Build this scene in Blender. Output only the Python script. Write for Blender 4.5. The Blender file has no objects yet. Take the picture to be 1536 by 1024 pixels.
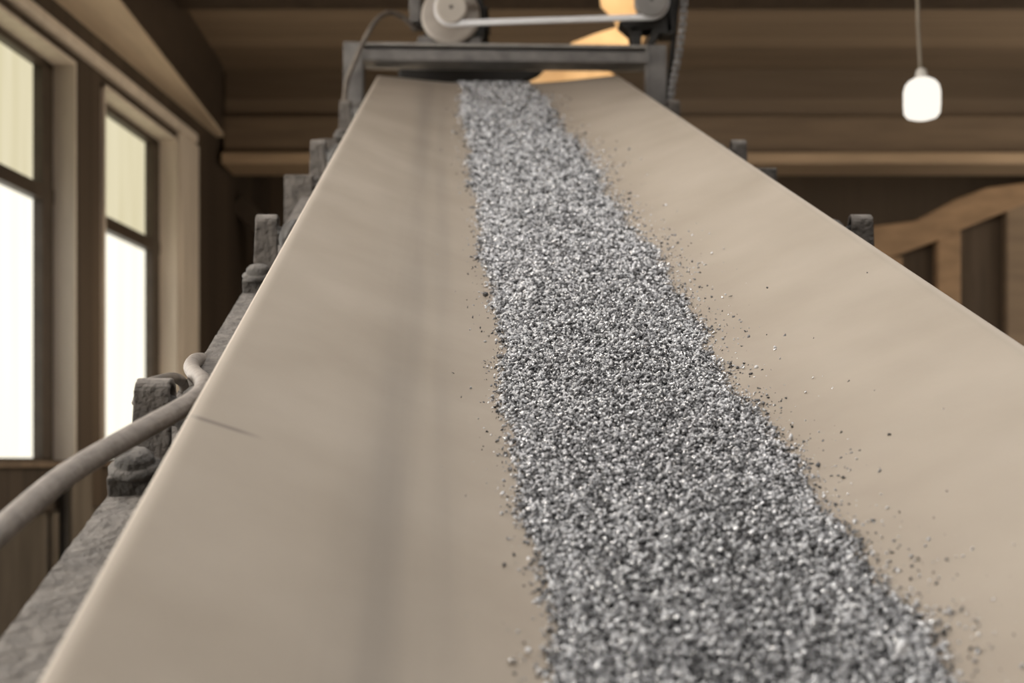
import bpy, bmesh, math, random
import numpy as np
from mathutils import Vector, Matrix

random.seed(7)
rng = np.random.default_rng(11)
PI = math.pi
H = 1.9                       # eye height of the camera above the floor
F = 2200.0                    # focal length in pixels of a 1536 wide frame
SC = bpy.context.scene
COL = SC.collection

# ------------------------------------------------------------------ geometry frame
AX, MZ = -104.0 / F, 751.0 / F        # conveyor direction: slight yaw, 18.8 degree climb


def conv(x, Y, z):
    """point given across / along / above the conveyor line -> world"""
    return Vector((x + AX * Y, Y, H + z + MZ * Y))


def P(u, v, Y):
    return Vector(((u - 768.0) / F * Y, Y, H + (690.0 - v) / F * Y))


# ------------------------------------------------------------------ materials
def new_mat(name):
    m = bpy.data.materials.new(name)
    m.use_nodes = True
    nt = m.node_tree
    b = nt.nodes['Principled BSDF']
    return m, nt, b


def N(nt, kind, **kw):
    n = nt.nodes.new(kind)
    for k, v in kw.items():
        if hasattr(n, k):
            setattr(n, k, v)
        else:
            n.inputs[k].default_value = v
    return n


def ramp(nt, stops):
    r = nt.nodes.new('ShaderNodeValToRGB')
    e = r.color_ramp.elements
    while len(e) < len(stops):
        e.new(0.5)
    for i, (p, c) in enumerate(stops):
        e[i].position = p
        e[i].color = (c[0], c[1], c[2], 1)
    return r


def noisy(name, c1, c2, scale=8.0, rough=0.6, metal=0.0, bump=0.0, bscale=60.0, stretch=None,
          detail=6.0, lo=0.3, hi=0.7, bdist=0.01):
    m, nt, b = new_mat(name)
    L = nt.links
    tc = N(nt, 'ShaderNodeTexCoord')
    src = tc.outputs['Object']
    if stretch:
        mp = N(nt, 'ShaderNodeMapping')
        mp.inputs['Scale'].default_value = stretch
        L.new(src, mp.inputs['Vector'])
        src = mp.outputs['Vector']
    no = N(nt, 'ShaderNodeTexNoise', Scale=scale, Detail=detail)
    L.new(src, no.inputs['Vector'])
    r = ramp(nt, [(lo, c1), (hi, c2)])
    L.new(no.outputs['Fac'], r.inputs['Fac'])
    L.new(r.outputs['Color'], b.inputs['Base Color'])
    b.inputs['Roughness'].default_value = rough
    b.inputs['Metallic'].default_value = metal
    if bump > 0:
        nb = N(nt, 'ShaderNodeTexNoise', Scale=bscale, Detail=5.0)
        L.new(tc.outputs['Object'], nb.inputs['Vector'])
        bp = N(nt, 'ShaderNodeBump', Strength=bump, Distance=bdist)
        L.new(nb.outputs['Fac'], bp.inputs['Height'])
        L.new(bp.outputs['Normal'], b.inputs['Normal'])
    return m


def dusty(name, c1, c2, dust, scale=25.0, rough=0.75, bump=0.5, bscale=120.0, amount=0.75, bdist=0.006):
    """iron with pale dust lying on the faces that look upwards"""
    m, nt, b = new_mat(name)
    L = nt.links
    tc = N(nt, 'ShaderNodeTexCoord')
    no = N(nt, 'ShaderNodeTexNoise', Scale=scale, Detail=7.0)
    L.new(tc.outputs['Object'], no.inputs['Vector'])
    r = ramp(nt, [(0.32, c1), (0.68, c2)])
    L.new(no.outputs['Fac'], r.inputs['Fac'])
    ge = N(nt, 'ShaderNodeNewGeometry')
    sx = N(nt, 'ShaderNodeSeparateXYZ')
    L.new(ge.outputs['Normal'], sx.inputs['Vector'])
    mr = N(nt, 'ShaderNodeMapRange')
    mr.inputs['From Min'].default_value = 0.25
    mr.inputs['From Max'].default_value = 0.95
    mr.inputs['To Max'].default_value = amount
    L.new(sx.outputs['Z'], mr.inputs['Value'])
    n2 = N(nt, 'ShaderNodeTexNoise', Scale=scale * 1.7, Detail=5.0)
    L.new(tc.outputs['Object'], n2.inputs['Vector'])
    r2 = ramp(nt, [(0.3, (0.35, 0.35, 0.35)), (0.62, (1, 1, 1))])
    L.new(n2.outputs['Fac'], r2.inputs['Fac'])
    mu = N(nt, 'ShaderNodeMath', operation='MULTIPLY')
    L.new(mr.outputs['Result'], mu.inputs[0])
    L.new(r2.outputs['Color'], mu.inputs[1])
    mx = N(nt, 'ShaderNodeMixRGB')
    L.new(mu.outputs[0], mx.inputs['Fac'])
    L.new(r.outputs['Color'], mx.inputs['Color1'])
    mx.inputs['Color2'].default_value = (*dust, 1)
    L.new(mx.outputs['Color'], b.inputs['Base Color'])
    b.inputs['Roughness'].default_value = rough
    nb = N(nt, 'ShaderNodeTexNoise', Scale=bscale, Detail=6.0)
    L.new(tc.outputs['Object'], nb.inputs['Vector'])
    bp = N(nt, 'ShaderNodeBump', Strength=bump, Distance=bdist)
    L.new(nb.outputs['Fac'], bp.inputs['Height'])
    L.new(bp.outputs['Normal'], b.inputs['Normal'])
    return m


def wood(name, c1, c2, board=0.2, axis='Y', along='X', rough=0.7, gap=0.06):
    """boards: a tone per board, dark joints, grain along the board"""
    m, nt, b = new_mat(name)
    L = nt.links
    tc = N(nt, 'ShaderNodeTexCoord')
    sx = N(nt, 'ShaderNodeSeparateXYZ')
    L.new(tc.outputs['Object'], sx.inputs['Vector'])
    dv = N(nt, 'ShaderNodeMath', operation='DIVIDE')
    L.new(sx.outputs[axis], dv.inputs[0])
    dv.inputs[1].default_value = board
    fl = N(nt, 'ShaderNodeMath', operation='FLOOR')
    L.new(dv.outputs[0], fl.inputs[0])
    wn = N(nt, 'ShaderNodeTexWhiteNoise', noise_dimensions='1D')
    L.new(fl.outputs[0], wn.inputs['W'])
    mp = N(nt, 'ShaderNodeMapping')
    sc = [14.0, 14.0, 14.0]
    sc['XYZ'.index(along)] = 1.2
    mp.inputs['Scale'].default_value = sc
    L.new(tc.outputs['Object'], mp.inputs['Vector'])
    no = N(nt, 'ShaderNodeTexNoise', Scale=1.6, Detail=6.0)
    L.new(mp.outputs['Vector'], no.inputs['Vector'])
    ad = N(nt, 'ShaderNodeMath', operation='ADD')
    L.new(wn.outputs['Value'], ad.inputs[0])
    L.new(no.outputs['Fac'], ad.inputs[1])
    hf = N(nt, 'ShaderNodeMath', operation='MULTIPLY')
    L.new(ad.outputs[0], hf.inputs[0])
    hf.inputs[1].default_value = 0.5
    r = ramp(nt, [(0.2, c1), (0.8, c2)])
    L.new(hf.outputs[0], r.inputs['Fac'])
    fr = N(nt, 'ShaderNodeMath', operation='FRACT')
    L.new(dv.outputs[0], fr.inputs[0])
    lt = N(nt, 'ShaderNodeMath', operation='LESS_THAN')
    L.new(fr.outputs[0], lt.inputs[0])
    lt.inputs[1].default_value = gap
    mx = N(nt, 'ShaderNodeMixRGB')
    L.new(lt.outputs[0], mx.inputs['Fac'])
    L.new(r.outputs['Color'], mx.inputs['Color1'])
    mx.inputs['Color2'].default_value = (c1[0] * .3, c1[1] * .3, c1[2] * .3, 1)
    L.new(mx.outputs['Color'], b.inputs['Base Color'])
    b.inputs['Roughness'].default_value = rough
    return m


def emit_mat(name, col, strength, streak=None):
    m = bpy.data.materials.new(name)
    m.use_nodes = True
    nt = m.node_tree
    nt.nodes.clear()
    L = nt.links
    out = N(nt, 'ShaderNodeOutputMaterial')
    em = N(nt, 'ShaderNodeEmission')
    em.inputs['Strength'].default_value = strength
    em.inputs['Color'].default_value = (*col, 1)
    if streak:
        tc = N(nt, 'ShaderNodeTexCoord')
        mp = N(nt, 'ShaderNodeMapping')
        mp.inputs['Scale'].default_value = (7.0, 7.0, 0.5)
        L.new(tc.outputs['Object'], mp.inputs['Vector'])
        no = N(nt, 'ShaderNodeTexNoise', Scale=1.5, Detail=3.0)
        L.new(mp.outputs['Vector'], no.inputs['Vector'])
        r = ramp(nt, [(0.3, streak), (0.7, col)])
        L.new(no.outputs['Fac'], r.inputs['Fac'])
        L.new(r.outputs['Color'], em.inputs['Color'])
    L.new(em.outputs['Emission'], out.inputs['Surface'])
    return m


def belt_material():
    m, nt, b = new_mat('worn_tan_belt')
    L = nt.links
    ax = N(nt, 'ShaderNodeAttribute', attribute_name='across')
    al = N(nt, 'ShaderNodeAttribute', attribute_name='along')
    X, Yv = ax.outputs['Fac'], al.outputs['Fac']

    def math_(op, a, c=None, d=None):
        n = N(nt, 'ShaderNodeMath', operation=op)
        for i, v in enumerate((a, c, d)):
            if v is None:
                continue
            if isinstance(v, (int, float)):
                n.inputs[i].default_value = v
            else:
                L.new(v, n.inputs[i])
        return n.outputs[0]

    cb = N(nt, 'ShaderNodeCombineXYZ')
    L.new(X, cb.inputs['X'])
    L.new(Yv, cb.inputs['Y'])
    # large mottling
    n1 = N(nt, 'ShaderNodeTexNoise', Scale=5.0, Detail=6.0)
    L.new(cb.outputs[0], n1.inputs['Vector'])
    base = ramp(nt, [(0.3, (0.372, 0.316, 0.252)), (0.7, (0.44, 0.38, 0.311))])
    L.new(n1.outputs['Fac'], base.inputs['Fac'])
    # long streaks of grey dirt rubbed in along the fold of the left wing
    mp = N(nt, 'ShaderNodeMapping')
    mp.inputs['Scale'].default_value = (20.0, 0.6, 1.0)
    L.new(cb.outputs[0], mp.inputs['Vector'])
    n2 = N(nt, 'ShaderNodeTexNoise', Scale=1.0, Detail=3.0)
    L.new(mp.outputs['Vector'], n2.inputs['Vector'])
    st = ramp(nt, [(0.36, (0, 0, 0)), (0.72, (1, 1, 1))])
    L.new(n2.outputs['Fac'], st.inputs['Fac'])
    d = math_('ABSOLUTE', math_('SUBTRACT', X, -0.035))
    mask = N(nt, 'ShaderNodeMapRange', interpolation_type='SMOOTHSTEP')
    mask.inputs['From Min'].default_value = 0.10
    mask.inputs['From Max'].default_value = 0.0
    L.new(d, mask.inputs['Value'])
    d2 = math_('ABSOLUTE', math_('SUBTRACT', X, -0.047))
    core = N(nt, 'ShaderNodeMapRange', interpolation_type='SMOOTHSTEP')
    core.inputs['From Min'].default_value = 0.036
    core.inputs['From Max'].default_value = 0.0
    L.new(d2, core.inputs['Value'])
    d3 = math_('ABSOLUTE', math_('SUBTRACT', X, -0.002))
    core2 = N(nt, 'ShaderNodeMapRange', interpolation_type='SMOOTHSTEP')
    core2.inputs['From Min'].default_value = 0.022
    core2.inputs['From Max'].default_value = 0.0
    L.new(d3, core2.inputs['Value'])
    f = math_('MULTIPLY', mask.outputs[0], st.outputs['Color'])
    f = math_('MULTIPLY', f, 0.30)
    f = math_('ADD', f, math_('MULTIPLY', core.outputs[0], 0.17))
    f = math_('ADD', f, math_('MULTIPLY', core2.outputs[0], 0.10))
    n4 = N(nt, 'ShaderNodeTexNoise', Scale=3.0, Detail=2.0)
    L.new(cb.outputs[0], n4.inputs['Vector'])
    f = math_('MULTIPLY', f, math_('ADD', n4.outputs['Fac'], 0.45))
    mx = N(nt, 'ShaderNodeMixRGB')
    L.new(f, mx.inputs['Fac'])
    L.new(base.outputs['Color'], mx.inputs['Color1'])
    mx.inputs['Color2'].default_value = (0.16, 0.145, 0.13, 1)
    # grey dust smeared beside the gravel
    e = math_('ABSOLUTE', math_('SUBTRACT', X, 0.215))
    dm = N(nt, 'ShaderNodeMapRange', interpolation_type='SMOOTHSTEP')
    dm.inputs['From Min'].default_value = 0.235
    dm.inputs['From Max'].default_value = 0.13
    L.new(e, dm.inputs['Value'])
    n5 = N(nt, 'ShaderNodeTexNoise', Scale=26.0, Detail=6.0)
    L.new(cb.outputs[0], n5.inputs['Vector'])
    g = math_('MULTIPLY', math_('MULTIPLY', dm.outputs[0], n5.outputs['Fac']), 0.5)
    mx2 = N(nt, 'ShaderNodeMixRGB')
    L.new(g, mx2.inputs['Fac'])
    L.new(mx.outputs['Color'], mx2.inputs['Color1'])
    mx2.inputs['Color2'].default_value = (0.29, 0.235, 0.19, 1)
    # the dark scuff near the left edge: thin line from (x0,y0) to (x1,y1)
    x0, y0, x1, y1 = -0.212, 1.255, -0.168, 1.262
    k = (y1 - y0) / (x1 - x0)
    line = math_('ABSOLUTE', math_('SUBTRACT', Yv, math_('MULTIPLY_ADD', X, k, y0 - k * x0)))
    lm = N(nt, 'ShaderNodeMapRange', interpolation_type='SMOOTHSTEP')
    lm.inputs['From Min'].default_value = 0.007
    lm.inputs['From Max'].default_value = 0.001
    L.new(line, lm.inputs['Value'])
    xm = N(nt, 'ShaderNodeMapRange', interpolation_type='SMOOTHSTEP')
    xm.inputs['From Min'].default_value = -0.150
    xm.inputs['From Max'].default_value = -0.180
    L.new(X, xm.inputs['Value'])
    sf = math_('MULTIPLY', math_('MULTIPLY', lm.outputs[0], xm.outputs[0]), 0.5)
    mx3 = N(nt, 'ShaderNodeMixRGB')
    L.new(sf, mx3.inputs['Fac'])
    L.new(mx2.outputs['Color'], mx3.inputs['Color1'])
    mx3.inputs['Color2'].default_value = (0.08, 0.07, 0.06, 1)
    # painted highlight: rim colour lightened along both rounded edges
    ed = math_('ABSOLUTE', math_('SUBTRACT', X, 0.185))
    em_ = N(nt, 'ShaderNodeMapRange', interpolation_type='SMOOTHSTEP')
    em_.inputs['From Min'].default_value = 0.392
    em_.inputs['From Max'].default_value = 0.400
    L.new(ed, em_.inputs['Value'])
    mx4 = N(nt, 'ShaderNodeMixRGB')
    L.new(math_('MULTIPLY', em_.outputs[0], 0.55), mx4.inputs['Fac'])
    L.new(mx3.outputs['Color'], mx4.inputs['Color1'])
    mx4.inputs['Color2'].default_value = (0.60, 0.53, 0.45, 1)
    L.new(mx4.outputs['Color'], b.inputs['Base Color'])
    b.inputs['Roughness'].default_value = 0.62
    b.inputs['Specular IOR Level'].default_value = 0.3
    n6 = N(nt, 'ShaderNodeTexNoise', Scale=300.0, Detail=3.0)
    L.new(cb.outputs[0], n6.inputs['Vector'])
    bp = N(nt, 'ShaderNodeBump', Strength=0.05, Distance=0.002)
    L.new(n6.outputs['Fac'], bp.inputs['Height'])
    L.new(bp.outputs['Normal'], b.inputs['Normal'])
    return m


def gravel_material():
    m, nt, b = new_mat('crushed_stone')
    L = nt.links
    at = N(nt, 'ShaderNodeAttribute', attribute_name='tone')
    r = ramp(nt, [(0.0, (0.022, 0.022, 0.024)), (0.28, (0.15, 0.152, 0.160)), (0.55, (0.53, 0.535, 0.555)),
                  (0.85, (0.84, 0.845, 0.865)), (1.0, (0.95, 0.95, 0.955))])
    L.new(at.outputs['Fac'], r.inputs['Fac'])
    L.new(r.outputs['Color'], b.inputs['Base Color'])
    rm_ = ramp(nt, [(0.90, (0, 0, 0)), (0.94, (.75, .75, .75))])
    L.new(at.outputs['Fac'], rm_.inputs['Fac'])
    L.new(rm_.outputs['Color'], b.inputs['Metallic'])
    b.inputs['Roughness'].default_value = 0.20
    b.inputs['Specular IOR Level'].default_value = 0.85
    return m


M = {
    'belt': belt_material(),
    'gravel': gravel_material(),
    'beam': dusty('dusty_cast_steel', (0.075, 0.068, 0.063), (0.14, 0.127, 0.116), (0.25, 0.225, 0.20),
                  scale=30, bump=1.0, bscale=48, amount=0.8, bdist=0.014),
    'iron': dusty('dusty_black_iron', (0.066, 0.057, 0.049), (0.15, 0.13, 0.112), (0.34, 0.305, 0.27),
                  scale=45, bump=0.9, bscale=75, amount=0.85, bdist=0.010),
    'bolt': dusty('dusty_bolt_iron', (0.065, 0.06, 0.055), (0.14, 0.127, 0.113), (0.27, 0.245, 0.22),
                  scale=60, bump=1.0, bscale=80, amount=0.6, bdist=0.010),
    'roller': noisy('roller_steel', (0.085, 0.08, 0.074), (0.17, 0.158, 0.146), 30, rough=0.5, metal=0.2),
    'chrome': noisy('bright_steel', (0.6, 0.6, 0.6), (0.75, 0.75, 0.75), 30, rough=0.22, metal=1.0),
    'frame': dusty('grey_frame_steel', (0.12, 0.112, 0.105), (0.20, 0.187, 0.175), (0.32, 0.30, 0.28),
                   scale=20, bump=0.3, bscale=60, amount=0.5),
    'shelf': noisy('lit_lip_steel', (0.22, 0.20, 0.18), (0.30, 0.28, 0.255), 20, rough=0.5),
    'dark': noisy('dark_steel_and_shade', (0.008, 0.0065, 0.005), (0.016, 0.013, 0.010), 20, rough=0.6),
    'motor': noisy('pale_motor_casting', (0.33, 0.29, 0.25), (0.46, 0.41, 0.355), 12, rough=0.5),
    'hub': noisy('pale_hub_casting', (0.40, 0.355, 0.30), (0.47, 0.42, 0.36), 15, rough=0.5),
    'pulley': noisy('grey_pulley_casting', (0.17, 0.158, 0.145), (0.24, 0.222, 0.205), 15, rough=0.5),
    'vbelt': noisy('smooth_grey_drive_belt', (0.72, 0.715, 0.72), (0.82, 0.815, 0.82), 12, rough=0.3),
    'chain': noisy('chain_steel', (0.14, 0.138, 0.135), (0.32, 0.31, 0.305), 80, rough=0.35, metal=0.7),
    'cable': noisy('grey_rubber_cable', (0.24, 0.21, 0.185), (0.36, 0.315, 0.275), 60, rough=0.6, bump=0.25, bscale=200),
    'cable2': noisy('brown_rubber_cable', (0.10, 0.083, 0.068), (0.19, 0.16, 0.13), 40, rough=0.6),
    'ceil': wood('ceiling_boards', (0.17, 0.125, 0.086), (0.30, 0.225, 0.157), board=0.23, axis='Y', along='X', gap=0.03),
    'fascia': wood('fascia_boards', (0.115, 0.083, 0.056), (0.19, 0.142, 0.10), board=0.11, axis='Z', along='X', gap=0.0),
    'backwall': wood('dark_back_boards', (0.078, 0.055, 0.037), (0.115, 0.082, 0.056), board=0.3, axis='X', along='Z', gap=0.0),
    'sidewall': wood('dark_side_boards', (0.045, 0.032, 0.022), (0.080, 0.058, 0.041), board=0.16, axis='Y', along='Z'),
    'timber': noisy('brown_timber', (0.15, 0.11, 0.076), (0.22, 0.163, 0.113), 3, rough=0.7, stretch=(0.6, 6, 6)),
    'ledge': noisy('lit_ledge_timber', (0.40, 0.30, 0.205), (0.52, 0.39, 0.27), 3, rough=0.7, stretch=(0.6, 6, 6)),
    'brace': noisy('tan_timber', (0.22, 0.145, 0.085), (0.34, 0.225, 0.135), 3, rough=0.7, stretch=(2, 2, 5)),
    'panel': noisy('dark_panel', (0.055, 0.040, 0.028), (0.10, 0.074, 0.054), 3, rough=0.8, stretch=(5, 2, 0.6)),
    'sash': noisy('dark_sash_paint', (0.040, 0.029, 0.021), (0.065, 0.048, 0.035), 12, rough=0.5),
    'jamb': noisy('beige_jamb_paint', (0.62, 0.56, 0.49), (0.76, 0.69, 0.61), 4, rough=0.65, stretch=(4, 4, 0.6)),
    'soffit': noisy('lit_soffit_boards', (0.60, 0.50, 0.38), (0.72, 0.60, 0.46), 3, rough=0.7, stretch=(6, 0.7, 6)),
    'lowwall': noisy('grey_brown_plaster', (0.10, 0.085, 0.068), (0.19, 0.165, 0.135), 2.2, rough=0.85, stretch=(3, 3, 0.7)),
    'floor': noisy('concrete_floor', (0.30, 0.265, 0.22), (0.42, 0.37, 0.31), 4, rough=0.85),
    'tan': noisy('light_patch_tan', (0.40, 0.25, 0.125), (0.80, 0.58, 0.35), 4.5, rough=0.7),
    'cord': noisy('lamp_cord', (0.22, 0.18, 0.13), (0.30, 0.25, 0.19), 20, rough=0.7),
    'porcelain': noisy('porcelain', (0.7, 0.66, 0.58), (0.8, 0.76, 0.68), 20, rough=0.3),
    'lampglass': emit_mat('lit_milk_glass', (1.0, 0.94, 0.84), 1.12),
    'pane_low': emit_mat('daylit_glass', (1.0, 0.96, 0.83), 1.25, streak=(0.97, 0.91, 0.74)),
    'pane_up': emit_mat('daylit_upper_glass', (0.86, 0.78, 0.55), 0.95, streak=(0.74, 0.66, 0.42)),  # upper panes glow yellower for the view outside, set in the emission colour
    'pane_warm': emit_mat('warm_fill_glass', (1.0, 0.86, 0.68), 2.5),
    'pane_sun': emit_mat('sunlit_glass', (1.0, 0.95, 0.88), 7.2),
    'rooflight': emit_mat('daylit_roof_glass', (1.0, 0.97, 0.94), 2.2),
}


# ------------------------------------------------------------------ mesh building
class MB:
    def __init__(self):
        self.v, self.f, self.s = [], [], []

    def add(self, vs, fs, smooth=False):
        o = len(self.v)
        self.v += [tuple(p) for p in vs]
        self.f += [tuple(i + o for i in q) for q in fs]
        self.s += [smooth] * len(fs)
        return self

    def hexa(self, p):
        """8 corners: bottom loop then top loop"""
        return self.add(p, [(3, 2, 1, 0), (4, 5, 6, 7), (0, 1, 5, 4), (1, 2, 6, 5), (2, 3, 7, 6), (3, 0, 4, 7)])

    def box(self, c, s, rot=None):
        c = Vector(c)
        R = rot or Matrix.Identity(3)
        q = []
        for z in (-.5, .5):
            for x, y in ((-.5, -.5), (.5, -.5), (.5, .5), (-.5, .5)):
                q.append(c + R @ Vector((x * s[0], y * s[1], z * s[2])))
        return self.hexa(q)

    def span(self, a, b):
        a, b = Vector(a), Vector(b)
        return self.box((a + b) / 2, [abs(b[i] - a[i]) for i in range(3)])

    def bar(self, a, b, w, h, up=(0, 0, 1)):
        a, b = Vector(a), Vector(b)
        d = (b - a).normalized()
        s = d.cross(Vector(up)).normalized()
        u = s.cross(d)
        q = []
        for z in (-.5, .5):
            for e, x in ((a, -.5), (a, .5), (b, .5), (b, -.5)):
                q.append(e + s * (x * w) + u * (z * h))
        return self.hexa(q)

    def lathe(self, a, d, prof, n=28, cap=True):
        """prof: list of (distance along d, radius)"""
        a, d = Vector(a), Vector(d).normalized()
        t = Vector((0, 0, 1)) if abs(d.z) < 0.9 else Vector((1, 0, 0))
        s = d.cross(t).normalized()
        u = s.cross(d)
        vs, fs = [], []
        for (l, r) in prof:
            for k in range(n):
                g = 2 * PI * k / n
                vs.append(a + d * l + (s * math.cos(g) + u * math.sin(g)) * r)
        for i in range(len(prof) - 1):
            for k in range(n):
                k2 = (k + 1) % n
                fs.append((i * n + k, i * n + k2, (i + 1) * n + k2, (i + 1) * n + k))
        self.add(vs, fs, True)
        if cap:
            self.add(vs[:n], [tuple(range(n))[::-1]])
            self.add(vs[-n:], [tuple(range(n))])
        return self

    def tube(self, pts, r, n=12, sub=6):
        pts = [Vector(p) for p in pts]
        path = []
        for i in range(len(pts) - 1):
            p0 = pts[max(i - 1, 0)]; p1 = pts[i]; p2 = pts[i + 1]; p3 = pts[min(i + 2, len(pts) - 1)]
            for k in range(sub):
                t = k / sub
                path.append(0.5 * ((2 * p1) + (p2 - p0) * t + (2 * p0 - 5 * p1 + 4 * p2 - p3) * t * t
                                   + (3 * p1 - p0 - 3 * p2 + p3) * t ** 3))
        path.append(pts[-1])
        vs, fs = [], []
        nrm = None
        for i, p in enumerate(path):
            d = (path[min(i + 1, len(path) - 1)] - path[max(i - 1, 0)]).normalized()
            if nrm is None:
                nrm = d.orthogonal().normalized()
            nrm = (nrm - d * nrm.dot(d)).normalized()
            bn = d.cross(nrm)
            for k in range(n):
                g = 2 * PI * k / n
                vs.append(p + (nrm * math.cos(g) + bn * math.sin(g)) * r)
        for i in range(len(path) - 1):
            for k in range(n):
                k2 = (k + 1) % n
                fs.append((i * n + k, i * n + k2, (i + 1) * n + k2, (i + 1) * n + k))
        self.add(vs, fs, True)
        self.add(vs[:n], [tuple(range(n))[::-1]])
        self.add(vs[-n:], [tuple(range(n))])
        return self

    def prism(self, poly, off):
        """poly: list of points in one plane, off: extrusion vector"""
        poly = [Vector(p) for p in poly]
        off = Vector(off)
        n = len(poly)
        vs = poly + [p + off for p in poly]
        fs = [tuple(range(n)), tuple(range(2 * n - 1, n - 1, -1))]
        for k in range(n):
            k2 = (k + 1) % n
            fs.append((k, k + n, k2 + n, k2))
        return self.add(vs, fs)

    def build(self, name, mat, parent=None, bevel=0.0, origin=None, seg=2, sub=0):
        me = bpy.data.meshes.new(name)
        vs = self.v
        if origin is not None:
            o = Vector(origin)
            vs = [tuple(Vector(p) - o) for p in vs]
        me.from_pydata(vs, [], self.f)
        me.polygons.foreach_set('use_smooth', self.s)
        me.update()
        bm = bmesh.new()
        bm.from_mesh(me)
        bmesh.ops.remove_doubles(bm, verts=bm.verts, dist=1e-5)
        bmesh.ops.recalc_face_normals(bm, faces=bm.faces)
        bm.to_mesh(me)
        bm.free()
        me.materials.append(mat)
        ob = bpy.data.objects.new(name, me)
        COL.objects.link(ob)
        if origin is not None:
            ob.location = origin
        if bevel > 0:
            md = ob.modifiers.new('Bevel', 'BEVEL')
            md.width = bevel
            md.segments = seg
            md.limit_method = 'ANGLE'
            md.angle_limit = math.radians(40)
        if sub:
            md = ob.modifiers.new('Sub', 'SUBSURF')
            md.levels = md.render_levels = sub
        if parent:
            adopt(ob, parent)
        return ob


WORLD_LOC = {}


def adopt(ob, parent):
    ob.parent = parent
    w = Vector(parent.location)
    p = parent.parent
    while p:
        p = p.parent
    ob.matrix_parent_inverse = Matrix.Translation(-w)


def thing(name, label, cat, loc, group=None):
    o = bpy.data.objects.new(name, None)
    o.empty_display_size = 0.1
    COL.objects.link(o)
    o.location = loc
    return tag(o, label, cat, group)


def tag(o, label, cat, group=None, kind=None):
    o['label'] = label
    o['category'] = cat
    if group:
        o['group'] = group
    if kind:
        o['kind'] = kind
    return o


def struct(name, mb, mat, parent=None, bevel=0.0):
    o = mb.build(name, mat, parent, bevel)
    if parent is None:
        o['kind'] = 'structure'
    return o


# ------------------------------------------------------------------ the room
WX = lambda Y, off=0.0: -2.5 + 0.06 * Y + off      # glass plane of the left wall; off > 0 goes into the room
ZC = H + 2.46                                       # ceiling
Y0, Y1 = -3.2, 10.6
XR = 4.3
INN = 0.11                                          # depth of the window reveals
SILL, HEAD = H + 0.0, H + 1.80


def wall_hexa(mb, ya, yb, oa, ob_, za, zb):
    mb.hexa([(WX(ya, oa), ya, za), (WX(ya, ob_), ya, za), (WX(yb, ob_), yb, za), (WX(yb, oa), yb, za),
             (WX(ya, oa), ya, zb), (WX(ya, ob_), ya, zb), (WX(yb, ob_), yb, zb), (WX(yb, oa), yb, zb)])


mb = MB().span((-3.6, Y0, -0.12), (XR + .2, Y1 + .2, 0.0))
struct('floor', mb, M['floor'])

# ceiling with an opening for the roof light
RX0, RX1, RY0, RY1 = -1.5, 1.9, -0.6, 3.6
mb = MB()
mb.span((-3.6, RY1, ZC), (XR + .2, Y1 + .2, ZC + .12))
mb.span((-3.6, Y0 - .2, ZC), (XR + .2, RY0, ZC + .12))
mb.span((-3.6, RY0, ZC), (RX0, RY1, ZC + .12))
mb.span((RX1, RY0, ZC), (XR + .2, RY1, ZC + .12))
struct('ceiling', mb, M['ceil'])
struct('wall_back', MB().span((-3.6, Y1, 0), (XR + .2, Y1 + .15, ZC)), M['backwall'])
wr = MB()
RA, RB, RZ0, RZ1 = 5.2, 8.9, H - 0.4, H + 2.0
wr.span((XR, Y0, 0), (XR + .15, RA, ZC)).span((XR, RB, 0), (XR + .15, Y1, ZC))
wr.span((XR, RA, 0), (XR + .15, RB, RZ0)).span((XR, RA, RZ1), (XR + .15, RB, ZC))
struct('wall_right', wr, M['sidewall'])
wf = MB()
for y in (RA, (RA + RB) / 2, RB - .06):
    wf.span((XR + .03, y, RZ0), (XR + .09, y + .06, RZ1))
wf.span((XR + .03, RA, RZ0), (XR + .09, RB, RZ0 + .06)).span((XR + .03, RA, RZ1 - .06), (XR + .09, RB, RZ1))
w8 = struct('window_8', wf, M['sash'])  # unseen window, added to light the ceiling and cross beam
MB().span((XR + .10, RA, RZ0), (XR + .11, RB, RZ1)).build('pane', M['pane_warm'], w8)
struct('wall_front', MB().span((-3.6, Y0 - .15, 0), (XR + .2, Y0, ZC)), M['sidewall'])

openings = [(-1.0, 0.3), (0.6, 1.9), (2.2, 3.5), (3.8, 5.05), (5.4, 6.64), (7.02, 8.24)]
wl = MB()
wall_hexa(wl, Y0, Y1, -0.08, INN, SILL - 0.22, SILL - 0.02)
wall_hexa(wl, Y0, Y1, -0.08, INN, HEAD, ZC)
edges = [Y0] + [e for o in openings for e in o] + [Y1]
for i in range(0, len(edges), 2):
    wall_hexa(wl, edges[i], edges[i + 1], -0.08, INN, SILL - 0.02, HEAD)
struct('wall_left', wl, M['sidewall'])
lw = MB()
wall_hexa(lw, Y0, Y1, -0.08, INN - 0.03, 0, SILL - 0.22)
struct('wall_left_dado', lw, M['lowwall'])

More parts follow.
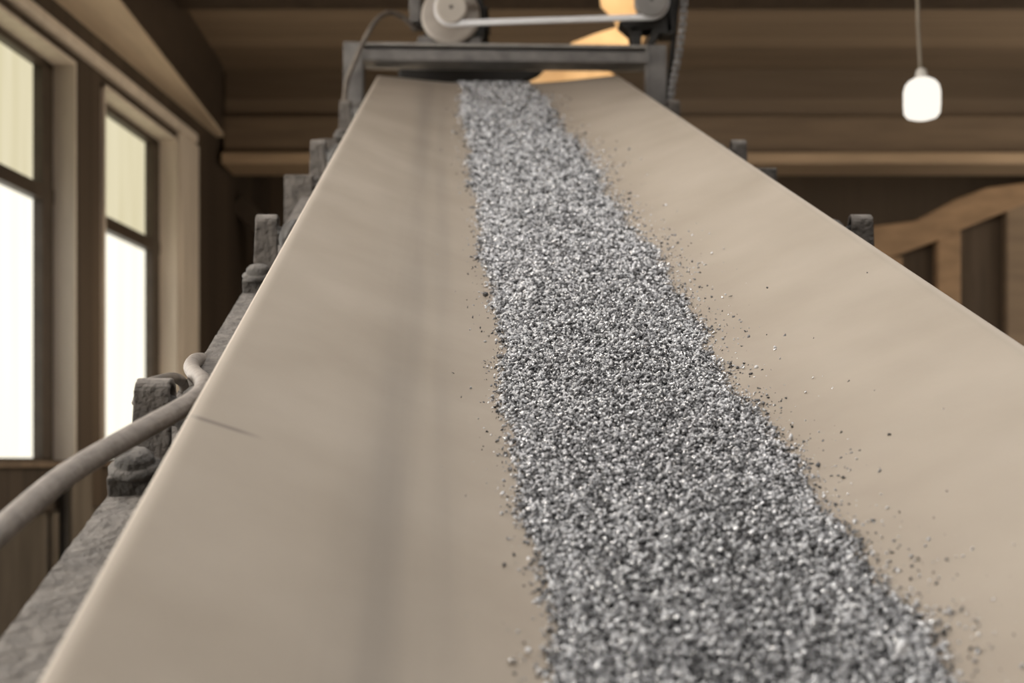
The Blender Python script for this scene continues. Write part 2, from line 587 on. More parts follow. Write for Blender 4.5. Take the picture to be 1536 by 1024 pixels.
for i, (a, b) in enumerate(reversed(openings)):
    w = MB()                                         # sash: jambs, head, sill rail, transom
    t = 0.09
    zt = H + 1.20
    wall_hexa(w, a, a + t, -0.03, 0.03, SILL, HEAD)
    wall_hexa(w, b - t * 1.6, b, -0.03, 0.03, SILL, HEAD)
    wall_hexa(w, a, b, -0.03, 0.03, HEAD - 0.05, HEAD)
    wall_hexa(w, a, b, -0.03, 0.03, SILL - 0.02, SILL + 0.01)
    wall_hexa(w, a, b, -0.025, 0.035, zt - 0.045, zt + 0.02)
    wn = struct('window_%d' % (i + 1), w, M['sash'])
    p = MB()
    wall_hexa(p, a + .02, b - .02, -0.02, -0.012, SILL, zt)
    p.build('lower_pane', M['pane_low' if i < 2 else 'pane_sun'], wn)
    p = MB()
    wall_hexa(p, a + .02, b - .02, -0.02, -0.012, zt, HEAD - .01)
    p.build('upper_pane', M['pane_up' if i < 2 else 'pane_sun'], wn)
    j = MB()                                         # painted linings of the reveal
    wall_hexa(j, b - 0.015, b + 0.0, 0.03, INN + 0.02, SILL, HEAD)
    wall_hexa(j, a, a + 0.015, 0.03, INN + 0.02, SILL, HEAD)
    wall_hexa(j, a, b, 0.03, INN + 0.02, HEAD - 0.015, HEAD)
    j.build('reveal_lining', M['jamb'], wn)
    s = MB()
    wall_hexa(s, a, b, 0.03, INN + 0.03, SILL - 0.03, SILL - 0.005)
    s.build('sill', M['timber'], wn)

mb = MB()
wall_hexa(mb, 6.60, 6.86, INN - .04, INN + .015, H - 1.0, SILL - .005)
struct('trim_9', mb, M['lowwall'], bevel=0.006)
pp = MB().lathe((WX(6.46, INN + .03), 6.46, 0), (0, 0, 1), [(0, 0.022), (H - .03, 0.022)], n=16)
pp.lathe((WX(6.46, INN + .03), 6.46, H - .55), (0, 0, 1), [(0, 0.03), (.06, 0.03)], n=16)
tag(pp.build('wall_pipe', M['dark']), 'dark vertical pipe on the lower wall beneath the windows at left', 'pipe')
# mouldings over the windows, pilasters, the boxed beam along the wall
mb = MB()
wall_hexa(mb, Y0, 8.55, INN, INN + 0.05, HEAD + 0.045, HEAD + 0.10)
struct('trim_1', mb, M['jamb'], bevel=0.012)
mb = MB()
wall_hexa(mb, 8.26, 8.62, INN, INN + 0.035, SILL - 0.3, HEAD + 0.045)
struct('trim_2', mb, M['jamb'], bevel=0.008)
mb = MB()
mb.hexa([(WX(Y0, INN - .05), Y0, H + 2.04), (-1.50, Y0, H + 2.04), (-1.80, 9.15, H + 2.04), (WX(9.15, INN - .05), 9.15, H + 2.04),
         (WX(Y0, INN - .05), Y0, ZC + .02), (-1.50, Y0, ZC + .02), (-1.80, 9.15, ZC + .02), (WX(9.15, INN - .05), 9.15, ZC + .02)])
struct('beam_boxing', mb, M['sash'])
bpy.data.objects['beam_boxing'].name = 'trim_3'
mb = MB()
mb.hexa([(WX(Y0, INN), Y0, H + 2.015), (-1.50, Y0, H + 2.015), (-1.80, 9.15, H + 2.015), (WX(9.15, INN), 9.15, H + 2.015),
         (WX(Y0, INN), Y0, H + 2.04), (-1.50, Y0, H + 2.04), (-1.80, 9.15, H + 2.04), (WX(9.15, INN), 9.15, H + 2.04)])
struct('trim_4', mb, M['soffit'])  # paler slab paints the window light on the boxed beam's underside

# the big cross beam with a lower ledge painted paler as if lit, spanning the hall in front of the back wall
mb = MB().span((WX(9.3, INN) + .02, 9.2, H + 1.90), (XR, 9.5, H + 2.16))
struct('trim_5', mb, M['timber'], bevel=0.01)
mb = MB().span((WX(9.3, INN) + .02, 9.12, H + 1.845), (XR, 9.52, H + 1.915))
struct('trim_6', mb, M['ledge'], bevel=0.01)
mb = MB().span((WX(9.3, INN) + .02, 9.26, H + 2.16), (XR, 9.32, ZC))
struct('wall_back_fascia', mb, M['fascia'])
# ceiling joist above it and a dark brace below it in the left corner
mb = MB().span((-1.78, 7.55, ZC - .07), (XR, 7.78, ZC))
struct('trim_7', mb, M['sash'])
mb = MB().bar((WX(9.7, INN), 9.7, H + 1.05 + .65), (-1.35, 9.7, H + 1.25), 0.12, 0.16, up=(0, 1, 0))
struct('trim_8', mb, M['sash'])
# window in the roof above the conveyor
rl = MB()
nb_ = 5
for k in range(nb_):
    x = RX0 + (RX1 - RX0) * k / (nb_ - 1)
    rl.span((x - .03, RY0, ZC - .03), (x + .03, RY1, ZC + .10))
for y in (RY0, (RY0 + RY1) / 2, RY1):
    rl.span((RX0, y - .03, ZC - .03), (RX1, y + .03, ZC + .10))
rw = struct('window_7', rl, M['sash'])
MB().span((RX0, RY0, ZC + .10), (RX1, RY1, ZC + .11)).build('roof_pane', M['rooflight'], rw)

# the timber partition on the right with its slanting rail
YP = 8.5
part = thing('timber_partition', 'tan timber partition with a slanting top rail at the far right of the hall', 'partition',
             (P(1427, 690, YP).x, YP, 0))


def px_prism(pts, Y, th):
    return MB().prism([P(u, v, Y) for u, v in pts], (0, th, 0))


px_prism([(1296, 340), (1372, 331), (1432, 299), (1480, 281), (1620, 262), (1620, 280), (1536, 306), (1443, 343), (1412, 358), (1296, 400)],
         YP, 0.14).build('top_rail', M['brace'], part, bevel=0.01)


def post(u0, u1, vtop, Y=YP):
    a, b = P(u0, vtop, Y), P(u1, vtop, Y)
    return MB().span((a.x, Y + .02, 0), (b.x, Y + .14, a.z))


post(1408, 1443, 345).build('post', M['brace'], part, bevel=0.008)
post(1512, 1556, 300).build('post', M['timber'], part, bevel=0.008)
post(1330, 1355, 384).build('post', M['brace'], part, bevel=0.008)
a, b = P(1325, 360, YP), P(1640, 300, YP)
MB().prism([(a.x, YP + .10, 0), (b.x, YP + .10, 0), (b.x, YP + .10, P(0, 275, YP).z), (P(1480, 0, YP).x, YP + .10, P(0, 300, YP).z),
            (a.x, YP + .10, P(0, 372, YP).z)], (0, .025, 0)).build('board_panel', M['panel'], part)

# ------------------------------------------------------------------ the conveyor
XL, XRT = -0.215, 0.585                      # belt edges, measured across from the line under the lens
XC, HW = 0.185, 0.40
YE = 4.93                                    # where the belt starts to turn over the head pulley
ZE = -0.39


def smooth(a, b, x):
    t = np.clip((x - a) / (b - a), 0, 1)
    return t * t * (3 - 2 * t)


def depth(Y):
    return 0.10 - 0.073 * smooth(3.4, YE, Y)


def trough(t):
    """0 at the edges, 1 along the flat middle; soft folds"""
    a = np.abs(t)
    k, c = 0.12, 0.34
    g = (1 - a) / (1 - c)
    return -k * np.log(np.exp(-g / k) + np.exp(-1.0 / k)) / (-k * math.log(math.exp(0) * 0 + math.exp(-1.0 / k) + math.exp(-1 / k * 1.0 / 0.66)))


def trough(t):                                # noqa: F811  (smooth minimum of wing line and flat bottom)
    a = np.abs(t)
    g = (1 - a) / 0.66
    k = 0.30
    h = np.clip(0.5 + 0.5 * (1.0 - g) / k, 0, 1)
    return (1.0 * (1 - h) + g * h) - k * h * (1 - h)


TR0 = float(trough(np.array([0.0]))[0])


def belt_z(x, Y):
    t = (x - XC) / HW
    return ZE - depth(Y) * np.maximum(trough(t) / TR0, 0)


conveyor = thing('belt_conveyor', 'inclined trough belt conveyor with a tan belt carrying grey gravel', 'conveyor', (XC, 0.3, 0.0))

# belt: closed cross section swept up the incline, over the head and back underneath
NT = 72
tt = np.linspace(-1, 1, NT)
xs = XC + HW * tt
TH = 0.010
prof_n = NT * 2 + 8
sections = []
ys = np.concatenate([np.linspace(-0.25, 0.6, 12)[:-1], np.linspace(0.6, YE, 640)])
rip_phase = np.cumsum(rng.normal(0, 0.10, len(ys)))
for j, Y in enumerate(ys):
    z = belt_z(xs, Y)
    msk = smooth(0.32, 0.55, tt) * (1 - smooth(0.86, 1.0, tt)) * float(smooth(0.9, 1.6, Y) * (1 - smooth(3.6, 4.3, Y)))
    z = z + msk * 0.0009 * np.sin(2 * PI * (Y - 0.25 * (xs - 0.3)) / 0.125 + 1.2 * np.sin(Y * 5.0) + rip_phase[j] * 0.6)
    sections.append((xs, np.full(NT, Y), z, 0, Y))
RH = 0.15
for k in range(1, 19):
    g = PI * k / 18
    Y = YE + RH * math.sin(g)
    z = belt_z(xs, YE)
    fade = min(1.0, max(0.0, 1 - (k - 4) / 10))
    z = ZE + (z - ZE) * fade - (1 - fade) * 0.012 - RH * (1 - math.cos(g))
    sections.append((xs, np.full(NT, Y), z, g, YE + RH * g))
for Y in np.linspace(YE - .2, -0.25, 20):
    sections.append((xs, np.full(NT, Y), np.full(NT, ZE - 2 * RH - 0.012), PI, 10 - Y))
bv, bf, acr, alo = [], [], [], []
for (X, Yy, Z, g, run) in sections:
    ring = []
    dy, dz = -math.sin(g) * 1.0, -math.cos(g)
    for k in range(NT):
        ring.append((X[k], Yy[k], Z[k]))
    for (px, s) in ((X[-1], 1),):
        for q in (1, 2, 3):
            aa = PI * q / 4
            o = TH / 2 * (1 - math.cos(aa))
            ring.append((px + TH / 2 * math.sin(aa), Yy[-1] + dy * o, Z[-1] + dz * o))
    for k in range(NT - 1, -1, -1):
        ring.append((X[k], Yy[k] + dy * TH, Z[k] + dz * TH))
    for q in (3, 2, 1):
        aa = PI * q / 4
        o = TH / 2 * (1 - math.cos(aa))
        ring.append((X[0] - TH / 2 * math.sin(aa), Yy[0] + dy * o, Z[0] + dz * o))
    for r_ in ring:
        bv.append(tuple(conv(*r_)))
        acr.append(r_[0])
        alo.append(run)
n = len(ring)
for j in range(len(sections) - 1):
    for k in range(n):
        k2 = (k + 1) % n
        bf.append((j * n + k, j * n + k2, (j + 1) * n + k2, (j + 1) * n + k))
bf.append(tuple(range(n))[::-1])
me = bpy.data.meshes.new('belt')
me.from_pydata(bv, [], bf)
me.polygons.foreach_set('use_smooth', [True] * len(bf))
for nm, arr in (('across', acr), ('along', alo)):
    at = me.attributes.new(nm, 'FLOAT', 'POINT')
    at.data.foreach_set('value', np.array(arr, dtype=np.float32))
me.update()
bm = bmesh.new(); bm.from_mesh(me); bmesh.ops.recalc_face_normals(bm, faces=bm.faces); bm.to_mesh(me); bm.free()
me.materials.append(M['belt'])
belt = bpy.data.objects.new('belt', me)
COL.objects.link(belt)
adopt(belt, conveyor)

# side beams (channel section) following the incline, with a rough cast skin
ST = [(-0.2, -0.46), (0.2, -0.468), (0.7, -0.482), (1.08, -0.502), (1.46, -0.524), (2.02, -0.541), (3.05, -0.549), (4.0, -0.552), (4.95, -0.556)]


def st_z(Y):
    return float(np.interp(Y, [a for a, _ in ST], [b for _, b in ST]))


def side_beam(xo, sgn):
    """xo outer edge, sgn +1 when the web is at the left of the machine"""
    m_ = MB()
    prof = [(0, 0), (0.02, 0.0), (0.045, 0), (0.07, 0), (0.092, 0), (0.092, -0.012), (0.014, -0.014), (0.014, -0.118), (0.092, -0.12), (0.092, -0.13), (0, -0.13), (0, -0.065)]
    rows = np.linspace(-0.2, 4.95, 420)
    vs, fs = [], []
    for j, Y in enumerate(rows):
        z0 = st_z(Y)
        for k, (a, b) in enumerate(prof):
            jx = 0.0012 * (random.random() - .5) if k in (0, 10, 11) else 0
            jz = 0.0016 * (random.random() - .5) if k < 5 else 0
            vs.append(conv(xo + sgn * (a + jx), Y, z0 + b + jz))
    n_ = len(prof)
    for j in range(len(rows) - 1):
        for k in range(n_):
            k2 = (k + 1) % n_
            fs.append((j * n_ + k, j * n_ + k2, (j + 1) * n_ + k2, (j + 1) * n_ + k))
    fs.append(tuple(range(n_)))
    fs.append(tuple(range((len(rows) - 1) * n_, len(rows) * n_))[::-1])
    m_.add(vs, fs)
    return m_


XO_L, XO_R = -0.327, 0.732
side_beam(XO_L, 1).build('side_beam', M['beam'], conveyor)
side_beam(XO_R, -1).build('side_beam', M['beam'], conveyor)
# legs down to the floor
for xo, s in ((XO_L, 1), (XO_R, -1)):
    for Y in (0.15, 4.55):
        t = conv(xo + s * 0.045, Y, st_z(Y) - 0.131)
        MB().span((t.x - .04, Y - .04, 0.012), (t.x + .04, Y + .04, t.z)).span((t.x - .09, Y - .09, 0), (t.x + .09, Y + .09, 0.012)).build('leg', M['frame'], conveyor, bevel=0.004)


# idler brackets: a bent strap on a foot, a bolt head in front of it, the wing roller beside it
def idler_bracket(xc, Y, side, plate):
    base = conv(xc, Y, st_z(Y))
    top = conv(xc, Y, -0.423).z - base.z                 # height of the crown
    w, th, R = 0.036, 0.007, 0.019
    path = [(-0.003, 0.0), (-0.0015, 0.02), (0, 0.045)]
    for k in range(0, 13):
        g = PI * k / 12
        path.append((R - R * math.cos(g), top - R + R * math.sin(g)))
    path.append((2 * R, top - R - 0.03))
    vs, fs = [], []
    wig = lambda: (random.random() - .5) * 0.0016
    for i, (y, z) in enumerate(path):
        a = path[max(i - 1, 0)]; b_ = path[min(i + 1, len(path) - 1)]
        d = Vector((0, b_[0] - a[0], b_[1] - a[1])).normalized()
        nn = Vector((0, -d.z, d.y))
        ww = w * (1.12 if z < 0.05 and i < 4 else 1.0)
        c = base + Vector((0, y, z))
        vs += [c + Vector((-ww / 2 + wig(), 0, 0)), c + Vector((ww / 2 + wig(), 0, 0)),
               c + Vector((ww / 2, 0, 0)) - nn * th, c + Vector((-ww / 2, 0, 0)) - nn * th]
    for i in range(len(path) - 1):
        for k in range(4):
            k2 = (k + 1) % 4
            fs.append((i * 4 + k, i * 4 + k2, i * 4 + 4 + k2, i * 4 + 4 + k))
    fs.append((3, 2, 1, 0))
    e = (len(path) - 1) * 4
    fs.append((e, e + 1, e + 2, e + 3))
    m_ = MB().add(vs, fs, False)
    # foot block under the strap, cheek behind it that carries the roller shaft
    RI = Matrix.Rotation(math.atan(MZ), 3, 'X')
    m_.box(base + RI @ Vector((0.0, 0.012, 0.004)), (0.056, 0.074, 0.020), RI)
    br = m_.build('idler_bracket', M['iron'], conveyor, bevel=0.0022, origin=base, seg=3)
    # shaft cheek toward the belt
    s = 1 if side == 'L' else -1
    # bolt block: washer, square nut, domed head
    ax_ = RI @ Vector((0, 0, 1))
    b0 = base + RI @ Vector((-s * 0.004, -0.040, 0.0))
    bm_ = MB()
    bm_.box(b0 + ax_ * 0.008, (0.052, 0.036, 0.026), RI @ Matrix.Rotation(0.12, 3, 'Z'))
    bm_.lathe(b0 + ax_ * 0.020, ax_ + Vector((0, -.1, 0)), [(0, 0.026), (0.005, 0.0275), (0.009, 0.024), (0.010, 0.020), (0.016, 0.0195), (0.021, 0.015), (0.023, 0.004)], n=12)
    bm_.build('bolt', M['bolt'], br, bevel=0.002)
    # wing roller with its stub shaft and end cap
    tz = 0.10 / 0.264
    ang = math.atan(tz) if True else 0
    dirv = Vector((s * math.cos(ang), 0, -math.sin(ang)))
    st = conv(xc + s * 0.012, Y + 0.026, -0.455)
    rm = MB()
    rm.lathe(st, dirv, [(-0.026, 0.007), (0.013, 0.0072), (0.0135, 0.016), (0.017, 0.022), (0.021, 0.0235), (0.022, 0.026), (0.028, 0.028), (0.034, 0.028)], n=28)
    if s > 0:
        pass
    rm.build('roller_end', M['roller'], br)
    cm = MB()
    cm.lathe(st + dirv * 0.034, dirv, [(0, 0.020), (0.004, 0.033), (0.012, 0.036), (0.22, 0.036), (0.225, 0.030)], n=24)
    cm.build('roller', M['dark'], br)
    if plate:
        zt, x0, x1 = plate
        a = conv(x0, Y - 0.06, zt)
        b_ = conv(x1, Y - 0.06, zt - 0.13)
        MB().span((a.x, Y - 0.075, b_.z), (b_.x, Y - 0.050, a.z)).build('side_plate', M['iron'], br, bevel=0.003)
    return br


for k, Y in enumerate((1.486, 2.45, 3.47, 4.45)):
    pl = None
    if k == 2:
        pl = (-0.503, -0.366, -0.300)
    if k == 3:
        pl = (-0.54, -0.372, -0.31)
    idler_bracket(-0.2955, Y, 'L', pl)
    pr = None
    if k == 2:
        pr = (-0.487, 0.70, 0.775)
    if k == 3:
        pr = (-0.545, 0.74, 0.825)
    idler_bracket(0.702, Y, 'R', pr)

# head frame: two angle-iron posts, the cross beam and the motor shelf
YH = 4.86


def head_post(u0, u1, vtop, x, flip):
    a, b = P(u0, vtop, YH), P(u1, vtop, YH)
    zb = conv(x, YH, st_z(YH) - 0.06).z
    m_ = MB()
    m_.span((a.x, YH, zb), (b.x, YH + .008, a.z))                      # flange facing down the belt
    xi = b.x if not flip else a.x
    m_.span((xi - .008, YH, zb), (xi, YH + .07, a.z) if not flip else (xi, YH + .07, a.z))
    m_.box(((a.x + b.x) / 2, YH - .008, zb + .10), (.022, .016, .022))
    m_.build('head_post', M['frame'], conveyor, bevel=0.003)


head_post(515, 544, 62, XO_L, False)
head_post(973, 1000, 67, XO_R, True)
bmh = MB()
for (v0, v1, y0, y1) in ((74, 90, -0.006, 0.006), (89, 90.5, -0.006, 0.10)):
    a0, a1 = P(541, v0, YH), P(541, v1, YH)
    b0, b1 = P(974, v0 + 5, YH), P(974, v1 + 4, YH)
    bmh.hexa([(a1.x, YH + y0, a1.z), (b1.x, YH + y0, b1.z), (b1.x, YH + y1, b1.z), (a1.x, YH + y1, a1.z),
              (a0.x, YH + y0, a0.z), (b0.x, YH + y0, b0.z), (b0.x, YH + y1, b0.z), (a0.x, YH + y1, a0.z)])
bmh.build('cross_beam', M['frame'], conveyor, bevel=0.002)
a0, b0, a1, b1 = P(541, 62.5, YH), P(974, 67.5, YH), P(541, 67.5, YH), P(974, 72, YH)
MB().hexa([(a1.x, YH, a1.z), (b1.x, YH, b1.z), (b1.x, YH + .3, b1.z), (a1.x, YH + .3, a1.z),
           (a0.x, YH, a0.z), (b0.x, YH, b0.z), (b0.x, YH + .3, b0.z), (a0.x, YH + .3, a0.z)]).build('motor_shelf', M['shelf'], conveyor, bevel=0.002)  # pale colour stands in for light on the beam's top lip
a0, b1 = P(541, 66, YH), P(974, 90, YH)
MB().span((a0.x, YH + 0.10, b1.z), (b1.x, YH + 0.108, a0.z)).build('beam_web', M['dark'], conveyor)  # web coloured dark to paint the shade inside the beam's groove
g0 = [P(1019, -60, 4.9), P(1024, -60, 4.9), P(1006, 160, 4.9), P(996, 160, 4.9)]
MB().prism(g0, (0, 0.05, 0)).build('chain_guard', M['dark'], conveyor)
c0 = conv(XC - HW - 0.05, YE, ZE - RH - 0.012)
MB().lathe(c0, (1, 0, 0), [(0, 0.025), (0.055, 0.025), (0.056, RH - 0.05), (2 * HW + .044, RH - 0.05), (2 * HW + .045, .025), (2 * HW + .1, .025)], n=40).build('head_pulley', M['frame'], conveyor)

# discharge hood behind the head (dark) and an added tan board shaped like a warm light patch
hood = [(597, 80), (838, 80), (808, 112), (776, 128), (776, 190), (640, 190), (610, 150), (597, 120)]
o = MB().prism([P(u, v, 5.22) for u, v in hood], (0, 0.04, 0)).build('discharge_hood', M['dark'], None, bevel=0.01)
tag(o, 'dark discharge hood behind the top end of the belt, under the cross beam', 'hood')
board = [(770, 134), (800, 108), (832, 86), (856, 64), (892, 50), (925, 40), (915, 26), (900, 10), (896, -30), (950, -30), (958, 14), (962, 50), (955, 68), (900, 82),
         (872, 91), (918, 109), (900, 134)]
tb = thing('tan_board', 'added tan board cut to the shape of a warm light patch behind the top end of the conveyor', 'board', (P(850, 0, 6.0).x, 6.03, 0))
MB().prism([P(u, v, 6.0) for u, v in board], (0.02, 0.05, 0.0)).build('patch_face', M['tan'], tb, bevel=0.006)
a, b = P(835, 128, 6.0), P(862, 128, 6.0)
MB().span((a.x, 6.03, 0), (b.x, 6.09, a.z)).build('post', M['timber'], tb, bevel=0.004)  # added support for the light-patch board

# ------------------------------------------------------------------ the drive
YM = 4.80
C1 = P(677, 12, YM)
C2 = P(977, 1, YM)
motor = thing('electric_motor', 'pale electric motor with a round end disc on the head cross beam', 'motor', (C1.x, 5.0, P(0, 63, YH).z))
k_ = YM / F
m_ = MB()
m_.lathe(C1 + Vector((-0.006, 0.068, 0)), (0, 1, 0), [(0, 0.088), (0.006, 0.097), (0.02, 0.099), (0.03, 0.097)], n=48)
m_.build('end_disc', M['motor'], motor, bevel=0.002)
m_ = MB()
m_.lathe(C1 + Vector((0.012, 0.10, 0.0)), (0, 1, 0), [(0, 0.100), (0.20, 0.100), (0.22, 0.085)], n=40)
for k in range(20):
    g = 2 * PI * k / 20
    c = C1 + Vector((0.012 + 0.105 * math.cos(g), 0.20, 0.105 * math.sin(g)))
    m_.box(c, (0.014, 0.19, 0.006), Matrix.Rotation(-g, 3, 'Y'))
m_.build('housing', M['dark'], motor)
zb = P(0, 64, YH).z + 0.001
for (ua, ub, vt) in ((622, 650, 51), (702, 722, 53)):
    m_ = MB()
    a, b = P(ua, vt, YH), P(ub, 64, YH)
    m_.prism([(a.x, YH + .02, zb), (a.x + .012, YH + .02, a.z), (b.x, YH + .02, a.z), (b.x, YH + .02, zb)], (0, .22, 0))
    m_.build('foot', M['frame'], motor, bevel=0.003)
m_ = MB()
a, b = P(634, 30, YH), P(722, 63, YH)
m_.span((a.x, YH + .09, zb), (b.x, YH + .24, a.z))
a, b = P(700, -10, YH), P(722, 27, YH)
m_.span((a.x, YH + .05, b.z), (b.x, YH + .2, a.z))
m_.build('cradle', M['dark'], motor, bevel=0.004)
m_ = MB()
a, b = P(612, -20, YH), P(629, 24, YH)
m_.span((a.x, YH + .06, b.z), (b.x, YH + .18, a.z))
m_.build('terminal_box', M['frame'], motor, bevel=0.004)
m_ = MB()
m_.lathe(C1 + Vector((0, -0.012, 0)), (0, 1, 0), [(0, 0.046), (0.004, 0.051), (0.010, 0.051), (0.013, 0.037), (0.030, 0.037), (0.033, 0.051), (0.040, 0.051), (0.041, 0.028), (0.085, 0.028)], n=40)
pu = m_.build('pulley', M['hub'], motor)
MB().lathe(C1 + Vector((0, -0.0135, 0)), (0, 1, 0), [(0, 0.006), (0.003, 0.0065)], n=14).build('shaft_centre', M['dark'], pu)

drv = thing('driven_pulley', 'grey pulley on a black pedestal at the right end of the cross beam', 'pulley', (C2.x, YH + .03, P(0, 68, YH).z))
m_ = MB()
m_.lathe(C2 + Vector((0, -0.012, 0)), (0, 1, 0), [(0, 0.050), (0.004, 0.055), (0.010, 0.055), (0.013, 0.040), (0.030, 0.040), (0.033, 0.055), (0.040, 0.055), (0.041, 0.02), (0.14, 0.02)], n=40)
pu = m_.build('pulley_wheel', M['pulley'], drv)
MB().lathe(C2 + Vector((0, -0.0135, 0)), (0, 1, 0), [(0, 0.005), (0.003, 0.0055)], n=14).build('shaft_centre', M['dark'], pu)
m_ = MB()
for poly in ([(928, 33), (962, 16), (1004, 12), (1010, 46), (994, 52), (982, 42), (962, 44), (946, 48)],
             [(944, 40), (964, 40), (962, 66.5), (948, 66.5)],
             [(980, 40), (992, 46), (980, 66.5), (970, 66.5)],
             [(1000, -30), (1012, -30), (1012, 50), (1000, 52)]):
    m_.prism([P(u, v, YH) for u, v in poly], (0, 0.09, 0))
m_.build('pedestal', M['dark'], drv, bevel=0.003)

# drive belt: a loop round both pulleys
dl = []
ri = [0.038, 0.041]
d = (C2 - C1); L12 = math.hypot(d.x, d.z); th0 = math.atan2(d.z, d.x)
al = math.acos((ri[0] - ri[1]) / L12)
pts = []
for k in range(25):
    g = th0 + al + (2 * PI - 2 * al) * k / 24
    pts.append((C1, ri[0], g))
for k in range(25):
    g = th0 - al + 2 * al * k / 24
    pts.append((C2, ri[1], g))
vs, fs = [], []
for c, r, g in pts:
    for rr, yy in ((r, 0.002), (r, 0.017), (r + 0.019, 0.019), (r + 0.019, 0.0)):
        vs.append(c + Vector((rr * math.cos(g), yy, rr * math.sin(g))))
n = len(pts)
for i in range(n):
    j = (i + 1) % n
    for k in range(4):
        k2 = (k + 1) % 4
        fs.append((i * 4 + k, i * 4 + k2, j * 4 + k2, j * 4 + k))
o = MB().add(vs, fs, False).build('drive_belt', M['vbelt'], None, bevel=0.004)
tag(o, 'pale grey drive belt stretched between the two pulleys above the cross beam', 'belt')

# roller chain hanging at the right of the head frame
cp = [P(1030, -70, 4.84), P(1027, -10, 4.84), P(1024, 40, 4.84), P(1018, 82, 4.84), P(1009, 125, 4.84), P(1004, 172, 4.84)]


def along_path(pts, step):
    out, acc = [], 0.0
    dense = []
    for i in range(len(pts) - 1):
        for k in range(200):
            dense.append(pts[i].lerp(pts[i + 1], k / 200))
    dense.append(pts[-1])
    out.append(dense[0])
    for i in range(1, len(dense)):
        acc += (dense[i] - dense[i - 1]).length
        if acc >= step:
            out.append(dense[i]); acc = 0
    return out


pins = along_path(cp, 0.021)
m_ = MB()
for i in range(len(pins) - 1):
    a, b = pins[i], pins[i + 1]
    dd = (b - a).normalized()
    wv = Vector((0.0078 if i % 2 else 0.0045, 0, 0))
    for s in (-1, 1):
        m_.bar(a + wv * s - dd * .004, b + wv * s + dd * .004, 0.010, 0.0026, up=(1, 0, 0))
    m_.lathe(a - Vector((0.0115, 0, 0)), (1, 0, 0), [(0, 0.0050), (0.023, 0.0050)], n=12)
    m_.lathe(a - Vector((0.0046, 0, 0)), (1, 0, 0), [(0, 0.0082), (0.0092, 0.0082)], n=12)
o = m_.build('drive_chain', M['chain'])
tag(o, 'steel roller chain hanging down the right side of the head frame', 'chain')

# cables
o = MB().tube([P(640, 40, 4.98), P(624, 42, 4.95), P(606, 27, 4.92), P(585, 19, 4.88), P(568, 27, 4.84), P(554, 46, 4.82), P(543, 68, 4.82), P(530, 97, 4.82),
               P(521, 120, 4.82), P(517, 150, 4.80), P(517, 180, 4.74), P(522, 205, 4.66), P(540, 235, 4.62)], 0.0088).build('motor_cable', M['cable2'])
tag(o, 'thin brown cable arching from the motor down the left head post', 'cable')
o = MB().tube([P(335, 560, 2.02), P(318, 546, 2.05), P(305, 540, 2.02), P(293, 541, 1.94), P(287, 550, 1.84), P(293, 561, 1.72), P(303, 570, 1.60), P(306, 581, 1.51), P(296, 596, 1.44),
               P(265, 616, 1.375), P(200, 652, 1.29), P(100, 712, 1.17), P(0, 796, 1.06), P(-120, 905, 0.95), P(-330, 1120, 0.84)], 0.0098, n=18).build('power_cable', M['cable'])
tag(o, 'thick grey rubber cable curling over the left side beam in the foreground', 'cable')
o = MB().tube([P(206, 606, 1.56), P(217, 580, 1.55), P(240, 570, 1.56), P(262, 567, 1.62), P(274, 574, 1.74), P(278, 590, 1.86), P(282, 600, 1.90)], 0.0062).build('cable_loop', M['cable2'])
tag(o, 'thin cable looping behind the nearest left idler bracket', 'cable')

# ------------------------------------------------------------------ the lamp
YLm = 4.5
k_ = YLm / F
lamp = thing('pendant_lamp', 'lit white glass pendant lamp hanging on a cord at upper right', 'lamp', P(1383, 178, YLm))
top = P(1376, -20, YLm)
ca = P(1381, 108, YLm)
MB().tube([(top.x - .02, YLm, ZC), top, P(1378, 50, YLm), ca], 0.0062, n=10).build('cord', M['cord'], lamp)
MB().lathe(P(1382, 103, YLm), (0, 0, -1), [(0, 5 * k_), (4 * k_, 8 * k_), (12 * k_, 9 * k_), (17 * k_, 14 * k_)], n=24).build('socket', M['porcelain'], lamp)
MB().lathe(P(1383, 118, YLm), (0, 0, -1), [(0, 13 * k_), (4 * k_, 20 * k_), (10 * k_, 25 * k_), (20 * k_, 27.5 * k_), (40 * k_, 27.5 * k_), (52 * k_, 26.5 * k_), (58 * k_, 22 * k_), (61 * k_, 13 * k_), (61.5 * k_, 2 * k_)], n=36).build('glass_shade', M['lampglass'], lamp)

# ------------------------------------------------------------------ the gravel
def make_templates(count):
    out = []
    for i in range(count):
        k = random.choice((6, 7, 8, 9, 10))
        b_ = bmesh.new()
        sc = Vector((1.0, random.uniform(.5, .95), random.uniform(.35, .8)))
        for _ in range(k):
            v = Vector((random.gauss(0, 1), random.gauss(0, 1), random.gauss(0, 1))).normalized() * random.uniform(.75, 1.0)
            b_.verts.new(Vector((v.x * sc.x, v.y * sc.y, v.z * sc.z)))
        r_ = bmesh.ops.convex_hull(b_, input=b_.verts)
        bmesh.ops.delete(b_, geom=[e for e in r_['geom_interior'] if isinstance(e, bmesh.types.BMVert)], context='VERTS')
        bmesh.ops.recalc_face_normals(b_, faces=b_.faces)
        b_.verts.ensure_lookup_table()
        for q, v in enumerate(b_.verts):
            v.index = q
        vv = np.array([v.co[:] for v in b_.verts])
        ff = np.array([[v.index for v in f.verts] for f in b_.faces if len(f.verts) == 3])
        b_.free()
        out.append((vv, ff))
    return out


TPL = make_templates(26)


